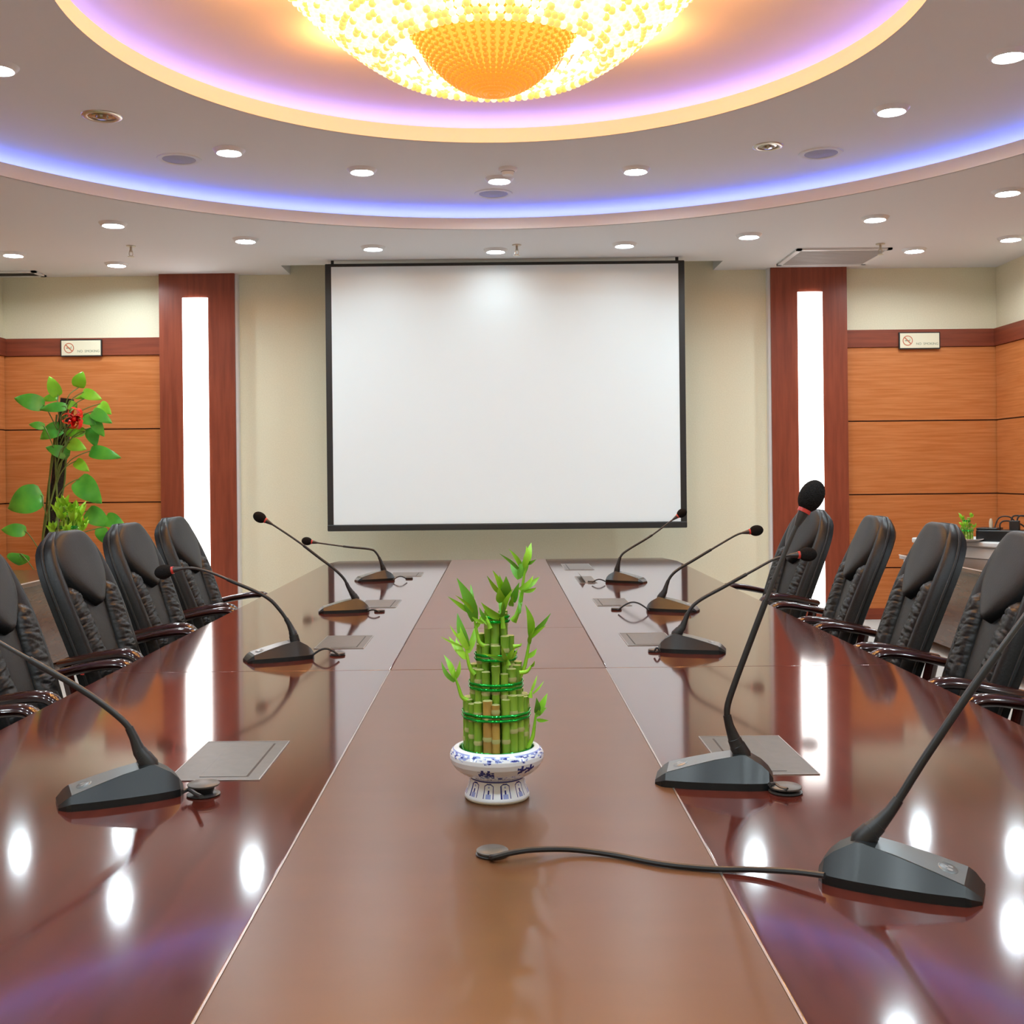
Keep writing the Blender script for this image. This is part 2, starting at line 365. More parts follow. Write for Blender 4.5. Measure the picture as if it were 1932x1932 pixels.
for yy in (1.2, 4.0, 6.9):
    for sx in (-1, 1): MB().box((sx * .5 - .2, yy - .3, 0), (sx * .5 + .2, yy + .3, ZT - .045)).build('pedestal', M['table_edge'], tb, bevel=.01)

# cable hatches, flush with the top
def hatch(c4, label, open_lid=None):
    P = [on(x, y, ZT) for x, y in c4]                        # far-left, far-right, near-right, near-left pixels
    x0 = (P[0].x + P[3].x) / 2; x1 = (P[1].x + P[2].x) / 2; y1 = (P[0].y + P[1].y) / 2; y0 = (P[2].y + P[3].y) / 2
    t = thing('cable_hatch', label, 'cable box', ((x0 + x1) / 2, (y0 + y1) / 2, ZT), 0, 'flush metal cable hatches in the table')
    a, b = (x1 - x0) / 2, (y1 - y0) / 2
    MB().box((-a, -b, .0001), (a, b, .0014)).build('plate', M['hatch'], t)
    f = MB(); e = .0022
    for q in (((-a - e, -b - e), (a + e, -b)), ((-a - e, b), (a + e, b + e)), ((-a - e, -b), (-a, b)), ((a, -b), (a + e, b))):
        f.box((*q[0], .0001), (*q[1], .0020))
    f.build('rim', M['trimline'], t, smooth=False)
    la, lb = a * .52, b * .86; s = 1 if x0 < 0 else -1
    lid = MB().box((-la + s * a * .16, -lb, .0012), (la + s * a * .16, lb, .0022)).build('lid', M['hatch'], t, bevel=.0006)
    gp = MB().box((s * (la + a * .16 * 1) , -lb, .0012), (s * (la + a * .16) + s * .004, lb, .0016)).build('finger_gap', M['dark'], t)
    if open_lid:
        lid.location = (s * a * .3, 0, 0); lid.rotation_euler = (0, s * -1.0, 0)
hatch([(394, 1400), (544, 1400), (487.5, 1473), (317, 1473)], 'flush metal cable hatch beside the nearest left microphone')
hatch([(621, 1200), (702, 1200), (686, 1224), (592, 1224)], 'flush metal cable hatch behind the second left microphone base')
hatch([(692, 1132.5), (756, 1132.5), (746, 1147), (676, 1147)], 'flush metal cable hatch behind the third left microphone base')
hatch([(745, 1080.5), (801, 1080), (792, 1088), (730, 1088)], 'flush metal cable hatch beside the farthest left microphone')
hatch([(1321, 1391), (1467, 1389), (1545, 1461), (1374, 1463)], 'flush metal cable hatch behind the tall upright microphone')
hatch([(1168, 1195.5), (1252, 1194), (1278, 1217), (1187, 1219)], 'flush metal cable hatch behind the microphone third along on the right')
hatch([(1117, 1130.5), (1176, 1129), (1193, 1142.5), (1130, 1144)], 'flush metal cable hatch beside the looped microphone cable on the right')
hatch([(1058, 1064.5), (1108, 1063.5), (1122, 1075), (1068, 1076)], 'closed metal cable hatch in the far right corner of the table')
hatch([(1084, 1088), (1114, 1087.5), (1128, 1100), (1094, 1100.5)], 'small metal cable hatch with its lid propped open, far right', True)

# ================================================================== microphones
def mic_base():
    secs = [(-.110, .030, .022, .018), (-.102, .045, .026, .030), (-.088, .052, .026, .043), (-.058, .058, .025, .060), (-.048, .059, .026, .060), (.0, .062, .031, .049), (.05, .062, .037, .036), (.092, .056, .042, .024), (.100, .052, .040, .019), (.113, .036, .030, .007)]
    vs = []; fs = []
    for x, wb, wt, h in secs:
        sk = min(.014, h * .55)
        vs += [(x, -wb, 0), (x, -wb, sk), (x, -wt, h), (x, wt, h), (x, wb, sk), (x, wb, 0)]
    n = 6
    for i in range(len(secs) - 1):
        for k in range(n): fs.append((i * n + k, i * n + (k + 1) % n, (i + 1) * n + (k + 1) % n, (i + 1) * n + k))
    fs += [tuple(range(n)), tuple((len(secs) - 1) * n + k for k in range(n))]
    return MB().add(vs, fs)
BASE = mic_base().mesh('base', M['plastic'], angle=18)
def top_panel():
    secs = [(-.030, .027, .0548), (.0, .030, .0490), (.05, .036, .0360), (.090, .0405, .0245)]
    q = MB(); vs = []
    for x, w_, h in secs: vs += [(x, -w_, h + .0012), (x, w_, h + .0012), (x, w_, h - .003), (x, -w_, h - .003)]
    fs = []
    for i in range(3):
        for k in range(4): fs.append((i * 4 + k, i * 4 + (k + 1) % 4, (i + 1) * 4 + (k + 1) % 4, (i + 1) * 4 + k))
    fs += [(0, 1, 2, 3), (12, 13, 14, 15)]
    return q.add(vs, fs).mesh('control_panel', M['plastic_top'], angle=20)
PANEL = top_panel()
def slope(x): return lerp([(-.03, .0548), (0, .049), (.05, .036), (.09, .0245)], x) + .0014
bt = MB(); vs = []
for k in range(24):
    q = 2 * PI * k / 24; x = .066 + .0135 * math.cos(q); vs.append((x, .019 * math.sin(q), slope(x)))
for k in range(24):
    q = 2 * PI * k / 24; x = .066 + .0120 * math.cos(q); vs.append((x, .0172 * math.sin(q), slope(x) + .0012))
bt.add(vs, [(k, (k + 1) % 24, 24 + (k + 1) % 24, 24 + k) for k in range(24)] + [tuple(range(24, 48))])
BUTTON = bt.mesh('button', M['plastic_top'])
mk = MB()                                                     # speaker head and stroke mark on the button
for (x, y, r) in ((.069, .006, .0035), (.069, -.007, .0042), (.064, 0, .0028)):
    vs = [(x + r * math.cos(2 * PI * k / 12), y + r * math.sin(2 * PI * k / 12), slope(x + r * math.cos(2 * PI * k / 12)) + .0015) for k in range(12)]
    mk.add(vs, [tuple(range(12))])
MARK = mk.mesh('button_mark', M['silver'])
def link(me, name, parent):
    o = bpy.data.objects.new(name, me); C.objects.link(o); o.parent = parent; return o
def mic(near_front, near_rear, path, head, label, head_len=.031, r=.0062, upper=None):
    f, r_ = on(*near_front, ZT), on(*near_rear, ZT)
    d = (f - r_); ang = math.atan2(d.y, d.x); d.normalize()
    nrm = Vector((-d.y, d.x, 0));  nrm = nrm if nrm.y > 0 else -nrm
    cen = (f + r_) / 2 + nrm * .045
    t = thing('desk_microphone', label, 'microphone', (cen.x, cen.y, ZT), ang, 'gooseneck microphones on the conference table')
    inv = Matrix.Rotation(-ang, 4, 'Z') @ Matrix.Translation((-cen.x, -cen.y, -ZT))
    bo = link(BASE, 'base', t); pn = link(PANEL, 'control_panel', t); bu = link(BUTTON, 'button', pn); link(MARK, 'button_mark', pn)
    root = Vector((-.053, 0, .056)); rootw = inv.inverted() @ root
    W_ = [at(x, y, rootw.y) for x, y in path]
    h = at(*head, rootw.y)
    P = [inv @ p for p in W_]; hl = inv @ h
    P = [root] + P[1:]
    S = spline(P + [hl], 8)
    cum = [0]
    for a, b in zip(S, S[1:]): cum.append(cum[-1] + (b - a).length)
    Ltot = cum[-1]
    def cut(a, b): return [S[i] for i in range(len(S)) if a <= cum[i] <= b]
    def pt(s):
        for i in range(1, len(S)):
            if cum[i] >= s: 
                k = (s - cum[i - 1]) / max(1e-9, cum[i] - cum[i - 1]); return S[i - 1].lerp(S[i], k)
        return S[-1]
    col = [pt(x) for x in (0, .022, .0221, .036, .0361, .065, .085, .0851)]
    MB().tube([root - Vector((0, 0, .012))] + [pt(x) for x in (.001, .020, .0205, .034, .0345, .060, .082)], [.0175, .0165, .0155, .0140, .0130, .0118, .0088, .0078], 16).build('collar', M['rubber'], t)
    n1 = [pt(.07 + (Ltot - .07 - head_len * 1.1) * i / 40) for i in range(41)]
    nk = MB().tube(n1[:24], r, 10).build('gooseneck', M['rubber'], t)
    MB().tube(n1[23:], r * .72, 10).build('neck_tip', M['neck'], nk)
    ax = (S[-1] - pt(Ltot - .05)).normalized()
    e0 = hl - ax * (head_len * .95)
    MB().tube([e0 - ax * .034, e0 - ax * .012, e0 + ax * .004], [r * .8, .0095, .0115], 14).build('capsule', M['neck'], t)
    MB().tube([e0 - ax * .004, e0 + ax * .006], .0125, 16).build('status_ring', M['red'], t)
    q = MB(); q.ellipsoid(hl, ax, head_len, .0240, 20, 14); q.build('foam_windscreen', M['foam'], t)
    return t, cen, ang
R2 = []
mic((127, 1530), (337, 1503), [(285, 1455), (262, 1415), (245, 1375), (215, 1345), (160, 1305), (80, 1258), (0, 1213), (-70, 1170)], (-125, 1135), 'gooseneck microphone in front of the nearest left chair, head out of frame')
mic((475, 1252), (590, 1243), [(560, 1213), (548, 1182), (527, 1150), (500, 1125), (440, 1098), (400, 1081), (365, 1072), (335, 1074)], (309, 1079), 'left gooseneck microphone whose head hangs before the second visible chair')
mic((605, 1158), (695, 1155), [(668, 1131), (659, 1111), (649, 1092), (630, 1073), (602, 1052), (564, 1023), (518, 992)], (490, 976), 'left gooseneck microphone reaching furthest up, head against the cream wall')
mic((682, 1098), (742, 1095), [(726, 1077), (718.6, 1059), (709, 1042), (697, 1036), (654, 1031.6), (605, 1025)], (579, 1021), 'farthest left gooseneck microphone, neck bent nearly level')
mic((1840, 1710), (1548, 1666), [(1640, 1610), (1680, 1530), (1745, 1430), (1830, 1305), (1932, 1165), (2010, 1060)], (2062, 985), 'nearest gooseneck microphone, wired across to the centre grommet')
mic((1243, 1482), (1455, 1492), [(1404, 1440), (1390, 1405), (1375, 1365), (1372, 1335), (1386, 1290), (1412, 1220), (1450, 1120), (1490, 1020), (1514, 970)], (1531, 936), 'tall gooseneck microphone standing upright on the right, base pointing to the plant', .033)
mic((1362, 1234), (1246, 1231), [(1282, 1202), (1288, 1182), (1299, 1155), (1318, 1134), (1366, 1107), (1420, 1077), (1462, 1054.6), (1492, 1048)], (1524, 1046), 'right gooseneck microphone whose head crosses the tall upright one')
mic((1308, 1156), (1222, 1153), [(1249, 1130), (1253.7, 1116), (1261, 1095), (1276, 1077), (1315, 1053), (1360, 1026), (1390, 1009), (1406, 1004.5)], (1427, 1001), 'right gooseneck microphone with an arched cable loop, head before the cream wall')
mic((1209, 1101), (1142, 1098.5), [(1162, 1081.6), (1165, 1071), (1171, 1050), (1186, 1036.6), (1228, 1011), (1266, 983)], (1286.5, 968), 'farthest right gooseneck microphone, head overlapping the screen corner')

def grommet(px, label, r=.03, lift=.0, tilt=0):
    p = on(*px, ZT)
    t = thing('cable_grommet', label, 'grommet', p, 0, 'round cable grommets in the tabletop')
    MB().lathe([(r * .55, .001), (r, .001), (r * 1.02, .003), (r * .9, .0045), (r * .55, .0045)], 32, closed=True).build('ring', M['neck'], t)
    MB().lathe([(.0005, .0012), (r * .56, .0012)], 24).build('hole', M['dark'], t)
    c = MB().lathe([(.0005, .005 + lift), (r * .95, .005 + lift), (r * .98, .008 + lift), (r * .9, .0095 + lift), (.0005, .0095 + lift)], 32).build('cap', M['hatch'], t)
    if lift: MB().lathe([(r * .55, .004), (r * .75, .005 + lift), (.0005, .006 + lift)], 24).build('plug', M['rubber'], t)
def cable(pts, label, r=.0042):
    o = MB().tube(spline(pts, 8), r, 8).build('microphone_cable', M['rubber'])
    o.data.name = 'microphone_cable'; return tag(o, label, 'cable', 'microphone cables on the table')
def onz(x, y, dz): return on(x, y, ZT + dz)
grommet((384, 1500), 'grommet behind the nearest left microphone, cap raised on its plug', .031, .014)
grommet((1482, 1495), 'grommet with a thick disc cap behind the tall upright microphone', .031, .004)
grommet((929, 1613), 'grommet in the centre strip in front of the bamboo', .026)
grommet((637, 1236), 'grommet behind the second left microphone', .026)
grommet((716, 1154), 'grommet behind the third left microphone', .024)
grommet((772, 1092), 'grommet behind the farthest left microphone', .022)
grommet((1236, 1229.5), 'grommet behind the right microphone third along', .024)
grommet((1163, 1150.5), 'grommet at the end of the arched cable loop on the right', .024)
grommet((1116, 1098.5), 'grommet beside the propped open hatch at the far right', .022)
cable([onz(1556, 1652, .018), onz(1500, 1645, .014), onz(1430, 1641, .008), onz(1340, 1639, .005), onz(1250, 1630, .005), onz(1160, 1613, .005), onz(1080, 1603, .008), onz(1010, 1603, .014), onz(965, 1609, .014), onz(932, 1617, .009), onz(926, 1617, .004)], 'long black cable from the nearest microphone to the centre grommet', .0046)
cable([onz(345, 1494, .016), onz(356, 1490, .016), onz(370, 1498, .018), onz(380, 1503, .026)], 'short black cable from the nearest left microphone to its grommet', .004)
cable([onz(1452, 1480, .018), onz(1462, 1480, .013), onz(1474, 1488, .012), onz(1486, 1490, .013)], 'short black cable from the tall upright microphone to its grommet', .004)
def arch(p0, p1, hgt, label, r=.0035):
    a, b = on(*p0, ZT + .012), on(*p1, ZT + .010)
    pts = [a.lerp(b, k / 8) + Vector((0, 0, hgt * math.sin(PI * k / 8))) for k in range(9)]
    cable(pts, label, r)
arch((590, 1236), (640, 1237), .022, 'black cable arched behind the second left microphone')
arch((694, 1153), (716, 1155), .008, 'black cable stub behind the third left microphone')
arch((742, 1094), (768, 1093), .018, 'black cable arched behind the farthest left microphone')
arch((1245, 1229), (1234, 1230), .012, 'black cable stub behind the right microphone third along')
arch((1224, 1151), (1166, 1151), .034, 'black cable in a wide arch behind the right microphone fourth along')
arch((1142, 1097), (1117, 1099), .014, 'black cable arched beside the propped open hatch')

# ================================================================== chairs
SP = [(0, .10, .42), (.18, .045, .55), (.37, .0, .69), (.64, -.075, .89), (.86, -.145, 1.05), (1, -.185, 1.15)]
TU, TZ = [(s, u) for s, u, z in SP], [(s, z) for s, u, z in SP]
WID = [(0, .195), (.2, .21), (.45, .225), (.65, .232), (.80, .220), (.90, .190), (.96, .148), (1, .085)]
def spine(s):
    p = Vector((sm(TU, s), 0, sm(TZ, s))); e = .01
    t = (Vector((sm(TU, min(1, s + e)), 0, sm(TZ, min(1, s + e)))) - Vector((sm(TU, max(0, s - e)), 0, sm(TZ, max(0, s - e))))).normalized()
    return p, Vector((t.z, 0, -t.x))                          # point, forward normal
def bk(s, y, n):
    p, nn = spine(s); return p + nn * n + Vector((0, y, 0))
def front_n(t):                                               # bolsters stand forward of the middle
    a = abs(t); return .030 * math.exp(-((a - .80) / .20) ** 2) - .045 * max(0, (a - .86) / .14) ** 2
def backrest():
    rows = [i / 34 for i in range(35)]; N = 28; q = MB(); vs = []
    for s in rows:
        w_ = sm(WID, s); k = 1 if s < .9 else max(.35, 1 - ((s - .9) / .1) ** 2 * .65)
        for i in range(N + 1):
            t = -1 + 2 * i / N; t = math.sin(t * PI / 2); vs.append(bk(s, w_ * t, front_n(t) * k))
        for i in range(1, N):
            t = 1 - 2 * i / N; vs.append(bk(s, w_ * t, -.055 * (1 - t ** 4) * k - .015))
    m = 2 * N
    fs = [(j * m + i, j * m + (i + 1) % m, (j + 1) * m + (i + 1) % m, (j + 1) * m + i) for j in range(34) for i in range(m)]
    o = 34 * m
    fs.append(tuple(range(m - 1, -1, -1)))
    vs.append(bk(1.015, 0, -.008)); fs += [(o + i, o + (i + 1) % m, len(vs) - 1) for i in range(m)]
    return q.add(vs, fs)
def pad(s0, s1, yc, hw, bulge, base, wr=None, nu=14, nv=40):
    q = MB()
    def fn(i, j):
        s = s0 + (s1 - s0) * j; t = math.sin((-1 + 2 * i) * PI / 2)
        e = (1 - abs(t) ** 3.0) ** .6 if abs(t) < 1 else 0
        ends = min(1, max(0, (j) / .06) ** .5, max(0, (1 - j) / .06) ** .5)
        n = base + bulge * e * ends - (.018 if abs(t) > .999 or j in (0, 1) else 0)
        if wr: n += wr(s, t) * (1 - t * t) ** .5 * ends
        y = yc(s) + hw(s) * t
        return bk(s, y, n)
    return q.grid(fn, nu, nv)
HW = [(.60, .006), (.62, .030), (.65, .066), (.70, .112), (.75, .142), (.80, .157), (.86, .160), (.92, .146), (.96, .118), (.985, .085), (1.0, .055)]
def head_fn(s): return sm(HW, s)
def make_chair():
    t = thing('office_chair', '', 'chair')
    backrest().build('backrest', M['leather'], t, angle=60)
    pad(.60, 1.0, lambda s: 0, head_fn, .030, .022, nu=16, nv=44).build('headrest', M['leather_soft'], t, angle=60)
    pad(.02, .72, lambda s: 0, lambda s: .055 + .040 * max(0, (s - .25) / .45), .010, .006).build('lumbar_panel', M['leather_soft'], t, angle=60)
    for sg in (-1, 1):
        def wr(s, tt, sg=sg):
            v = mnoise.noise(Vector((tt * .9 + sg * 7, s * 34 + tt * 1.1 * sg + .8 * math.sin(s * 9), 4.2)))
            v2 = mnoise.noise(Vector((tt * 1.3 + 3, s * 62 + tt * 2.0 * sg, sg * 5.1)))
            return -.0060 * max(0, 1 - abs(v) * 3.2) ** 2 - .0028 * max(0, 1 - abs(v2) * 3) ** 2 + .002
        def yc(s, sg=sg): return sg * (.112 + .034 * max(0, (s - .30)) / .4)
        def hw(s): return .058 * (1 if s < .58 else max(.1, 1 - ((s - .58) / .145) ** 2) ** .5)
        pad(.02, .72, yc, hw, .034, .006, wr, 16, 190).build('side_cushion', M['leather'], t, angle=70)
    pp = []
    for i in range(41): s = .02 + .98 * i / 40; pp.append((s, 1))
    P = [bk(s, sm(WID, s) * 1.0, -.006) for s, _ in pp] + [bk(1.012, y, -.006) for y in (.05, 0, -.05)] + [bk(s, -sm(WID, s), -.006) for s, _ in reversed(pp)]
    MB().tube(P, .0055, 6).build('piping', M['leather_soft'], t)
    # seat
    def seatfn(i, j):
        a = 2 * PI * i; r = [0, .6, .92, 1, 1, .9, 0][j]; z = [.465, .47, .455, .43, .40, .375, .375][j]
        c, s_ = math.cos(a), math.sin(a); e = .28
        return Vector((.26 + .25 * r * math.copysign(abs(c) ** e, c), .235 * r * math.copysign(abs(s_) ** e, s_), z))
    q = MB(); vs = [seatfn(i / 48, j) for j in range(7) for i in range(48)]
    q.add(vs, [(j * 48 + i, j * 48 + (i + 1) % 48, (j + 1) * 48 + (i + 1) % 48, (j + 1) * 48 + i) for j in range(6) for i in range(48)])
    q.build('seat', M['leather'], t, angle=60)
    MB().box((.05, -.20, .33), (.48, .20, .375)).build('seat_frame', M['armwood'], t, bevel=.006)
    for sg in (-1, 1):
        pa = spline([(-.06, sg * .250, .690), (.0, sg * .262, .703), (.08, sg * .268, .720), (.16, sg * .270, .732), (.215, sg * .270, .730), (.245, sg * .269, .708), (.258, sg * .268, .670)], 5)
        R = [.017 + .012 * math.sin(PI * min(1, .25 + .75 * i / (len(pa) - 1)) * .62) for i in range(len(pa))]
        MB().tube(pa, R, 12, flat=.62, up=(-.3, 0, 1)).build('armrest', M['armwood'], t)
        MB().tube(spline([(.257, sg * .268, .675), (.25, sg * .262, .56), (.25, sg * .252, .42), (.28, sg * .245, .2), (.30, sg * .242, 0)], 4), .021, 10).build('leg', M['armwood'], t)
        MB().tube(spline([(-.045, sg * .248, .685), (-.005, sg * .238, .5), (.03, sg * .23, .35), (.0, sg * .23, .16), (-.05, sg * .23, 0)], 4), .021, 10).build('leg', M['armwood'], t)
    return t
proto = make_chair()
CH = [(-1, 3.46, 4, 0, 'black leather chair on the left, nearest the camera, cut by the frame'),
      (-1, 4.24, 7, 0, 'black leather chair on the left in front of the tall pothos plant, second visible'),
      (-1, 4.93, 6, 0, 'black leather chair on the left behind the drooping microphone head, third visible'),
      (-1, 5.64, 5, 0, 'farthest black leather chair on the left, against the lit pilaster'),
      (1, 3.50, -2, 0, 'black leather chair on the right, nearest the camera, cut by the frame'),
      (1, 4.18, -2, 0, 'black leather chair on the right in front of the grey case, second visible'),
      (1, 4.90, -3, 0, 'black leather chair on the right before the orange panel, third visible'),
      (1, 5.85, 12, 0, 'farthest black leather chair on the right, behind the tall microphone head'),
      (-1, 2.72, 0, 0, 'black leather chair on the left of which only an arm tip shows'),
      (1, 2.72, 0, 0, 'black leather chair on the right of which only an arm tip shows')]
for i, (sd, y, dyaw, dx, lab) in enumerate(CH):
    o = proto if i == 0 else copy_tree(proto)
    o.location = (sd * (1.490 + dx), y, 0)
    o.rotation_euler = (0, 0, (0 if sd < 0 else PI) + math.radians(-dyaw if sd < 0 else dyaw))
    tag(o, lab, 'chair', 'black leather chairs around the table')
    if i == 1:
        p = bk(.33, -sm(WID, .33) - .004, -.004)
        MB().box(p - Vector((.006, .002, .014)), p + Vector((.006, .002, .014))).build('tag', M['red'], o)

# ================================================================== lucky bamboo
random.seed(4)
def blade(mb, a, b, wid, bend, nrm=Vector((0, -1, 0)), fold=.25, mi=0, n=7):
    a, b = Vector(a), Vector(b); d = b - a; L = d.length; d.normalize()
    sd = d.cross(nrm).normalized(); up = sd.cross(d).normalized()
    vs = []
    for i in range(n + 1):
        t = i / n; w_ = wid * (math.sin(PI * min(1, .12 + t * .88) ** .8)) * (1 if t < 1 else 0); w_ = max(w_, wid * .02)
        c = a + d * L * t + bend * L * math.sin(PI * t) * sd * .5 + up * L * .10 * math.sin(PI * t)
        vs += [c - sd * w_ + up * w_ * fold, c, c + sd * w_ + up * w_ * fold]
    mb.add(vs, [(3 * i + k, 3 * i + k + 1, 3 * i + k + 4, 3 * i + k + 3) for i in range(n) for k in range(2)], mi)
def stalk(r, z0, z1, x, y, m, parent, nodes=3):
    prof = []; zz = sorted([z0 + (z1 - z0) * (k + random.uniform(.25, .75)) / nodes for k in range(nodes)])
    pts = [z0] + [z for n_ in zz for z in (n_ - .004, n_, n_ + .004)] + [z1 - .006, z1]
    q = MB(); pr = []
    for z in pts:
        rr = r * (1.16 if any(abs(z - n_) < 1e-6 for n_ in zz) else 1.0)
        if z == z1: rr = r * 1.05
        pr.append((rr, z))
    pr.append((r * .8, z1 + .001)); pr.append((.0004, z1 - .002))
    q.lathe(pr, 12, (x, y, 0), mi=lambda i, a, z: 1 if (any(abs(z - n_) < .0021 for n_ in zz) or i >= len(pr) - 3) else 0)
    q.build('stalk', [m, M['node']], parent, angle=50)
def ribbon(parent, R, z, h=.010):
    q = MB(); n = 48; vs = []
    for k in range(n):
        a = 2 * PI * k / n; rr = R + .0012 * math.sin(a * 11)
        vs += [(rr * math.cos(a), rr * math.sin(a), z - h / 2), (rr * 1.015 * math.cos(a), rr * 1.015 * math.sin(a), z), (rr * math.cos(a), rr * math.sin(a), z + h / 2)]
    q.add(vs, [(3 * k + j, 3 * k + j + 1, 3 * ((k + 1) % n) + j + 1, 3 * ((k + 1) % n) + j) for k in range(n) for j in range(2)])
    o = q.build('foil_ribbon', M['ribbon'], parent, outward=False); sol = o.modifiers.new('thick', 'SOLIDIFY'); sol.thickness = .0012
    return o
def tiers(parent, spec, sc=1.0, z0=.03):
    for R, n, ztop, zr in spec:
        for k in range(n):
            a = 2 * PI * (k + random.uniform(-.12, .12)) / n - PI / 2
            m = M['stalk_y'] if (R > .05 * sc and k in (0, 1, n - 1) and random.random() < .75) else M['stalk']
            stalk(.0078 * sc * random.uniform(.9, 1.12), z0 * sc, ztop + random.uniform(-.016, .006) * sc, R * math.cos(a), R * math.sin(a), m, parent)
        ribbon(parent, R + .0092 * sc, zr + .004 * sc, .0045 * sc); ribbon(parent, R + .0092 * sc, zr - .004 * sc, .0045 * sc)
# main plant
base = on(940, 1503, ZT); PD = base.y; base.x = at(938, 1503, PD).x
lb = thing('lucky_bamboo', 'tiered lucky bamboo in green foil ribbons in the blue and white bowl', 'plant', (base.x, base.y, ZT))
bowl = thing('porcelain_bowl', 'blue and white porcelain footed bowl on the table centre strip', 'bowl', (base.x, base.y, ZT))
prof0 = [(0.0005, .004), (.050, .003), (.0575, .0), (.0600, .003), (.0605, .008), (.0575, .016), (.0535, .026), (.0510, .036), (.0505, .040), (.0535, .0425), (.0560, .0435), (.068, .050), (.078, .058), (.085, .068), (.0878, .077), (.0875, .084), (.0845, .090), (.0790, .0945), (.0735, .0965), (.0705, .0965), (.0690, .094), (.0720, .088), (.076, .078), (.070, .062), (.05, .054), (.0005, .052)]
prof = []
for a, b in zip(prof0, prof0[1:]):
    m = max(1, int((Vector(b) - Vector(a)).length / .0011)); prof += [(a[0] + (b[0] - a[0]) * k / m, a[1] + (b[1] - a[1]) * k / m) for k in range(m)]
prof.append(prof0[-1])
io = next(i for i, (r, z) in enumerate(prof) if z > .0964)
def paint(i, a, z):
    if i >= io: return 0
    if z < .0035 or z < .008 and i < 140 and False: return 3
    d = ((a + PI / 2 + PI) % (2 * PI) - PI)                    # angle from the side facing the viewer
    x = d * .085
    if z < .006: return 3
    if .010 < z < .0385:                                      # petal panels on the foot
        k = 11; f = ((d / (2 * PI) * k) % 1) - .5; fa = abs(f)
        top = .037 - .12 * max(0, fa - .10) ** 2
        if fa < .32 and z < top and z > .0115:
            if fa > .225 or z > top - .002: return 1
            if z < .019 and fa < .16: return 2
            if abs(z - .0215) < .004 and fa < .07: return 1
            if abs(z - .031) < .0018 and fa < .06: return 2
        return 0
    if .0385 <= z < .0435: return 2 if z > .0405 else 1
    if .0800 < z < .0935:                                     # scroll border under the rim
        v = mnoise.noise(Vector((d * 9, z * 320, 3.1))) + .35 * mnoise.noise(Vector((d * 26, z * 500, 9)))
        lim = .0845 + .003 * math.sin(d * 9)
        if z > .0925: return 2
        if z > lim - .002 * math.sin(d * 23) and v > -.02: return 2 if v < .3 else 1
        return 0
    if .044 < z < .082:
        v = mnoise.noise(Vector((d * 22, z * 700, 1.7)))
        if -.036 < x < -.004 and .052 < z < .0705:            # pavilion
            if z > .066 and abs(((x + .020) * 160) % 2 - 1) < .45: return 1
            if .052 < z < .066 and v > -.22: return 1
        if .002 < x < .012 and .050 < z < .055: return 1       # boat
        if .0 < x < .05 and .0455 < z < .056 + .002 * math.sin(x * 400) and v > .22: return 2
        for bx, bz in ((.050, .066), (.068, .0655)):           # two birds
            dx, dz = x - bx, z - bz
            if abs(dz - .45 * dx) < .0026 and abs(dx) < .009: return 1
            if abs(dz + .25 * dx - .002) < .0020 and -.012 < dx < .004: return 1
            if abs(dx + .001) < .0022 and -.004 < dz < .010: return 1
        if z < .052 and v > .30: return 1
    return 0
MB().lathe(prof, 220, mi=paint).build('body', [M['porcelain'], M['blue'], M['paleblue'], M['rim_cream']], bowl, angle=80)
MB().lathe([(.0005, .083), (.0735, .083)], 40).build('water', M['water'], bowl)
lb.location.z = ZT + .0545
Z0 = .0545
spec = [(.0535, 20, .195 - Z0, .158 - Z0), (.0405, 15, .247 - Z0, .212 - Z0), (.0290, 10, .300 - Z0, .264 - Z0), (.0155, 6, .345 - Z0, .333 - Z0)]
tiers(lb, spec, 1.0, .0)
ribbon(lb, .0635, .083 - Z0 + .006, .014)
def zc(x, y): return 780 + x / 3.45, 1000 + y / 3.45
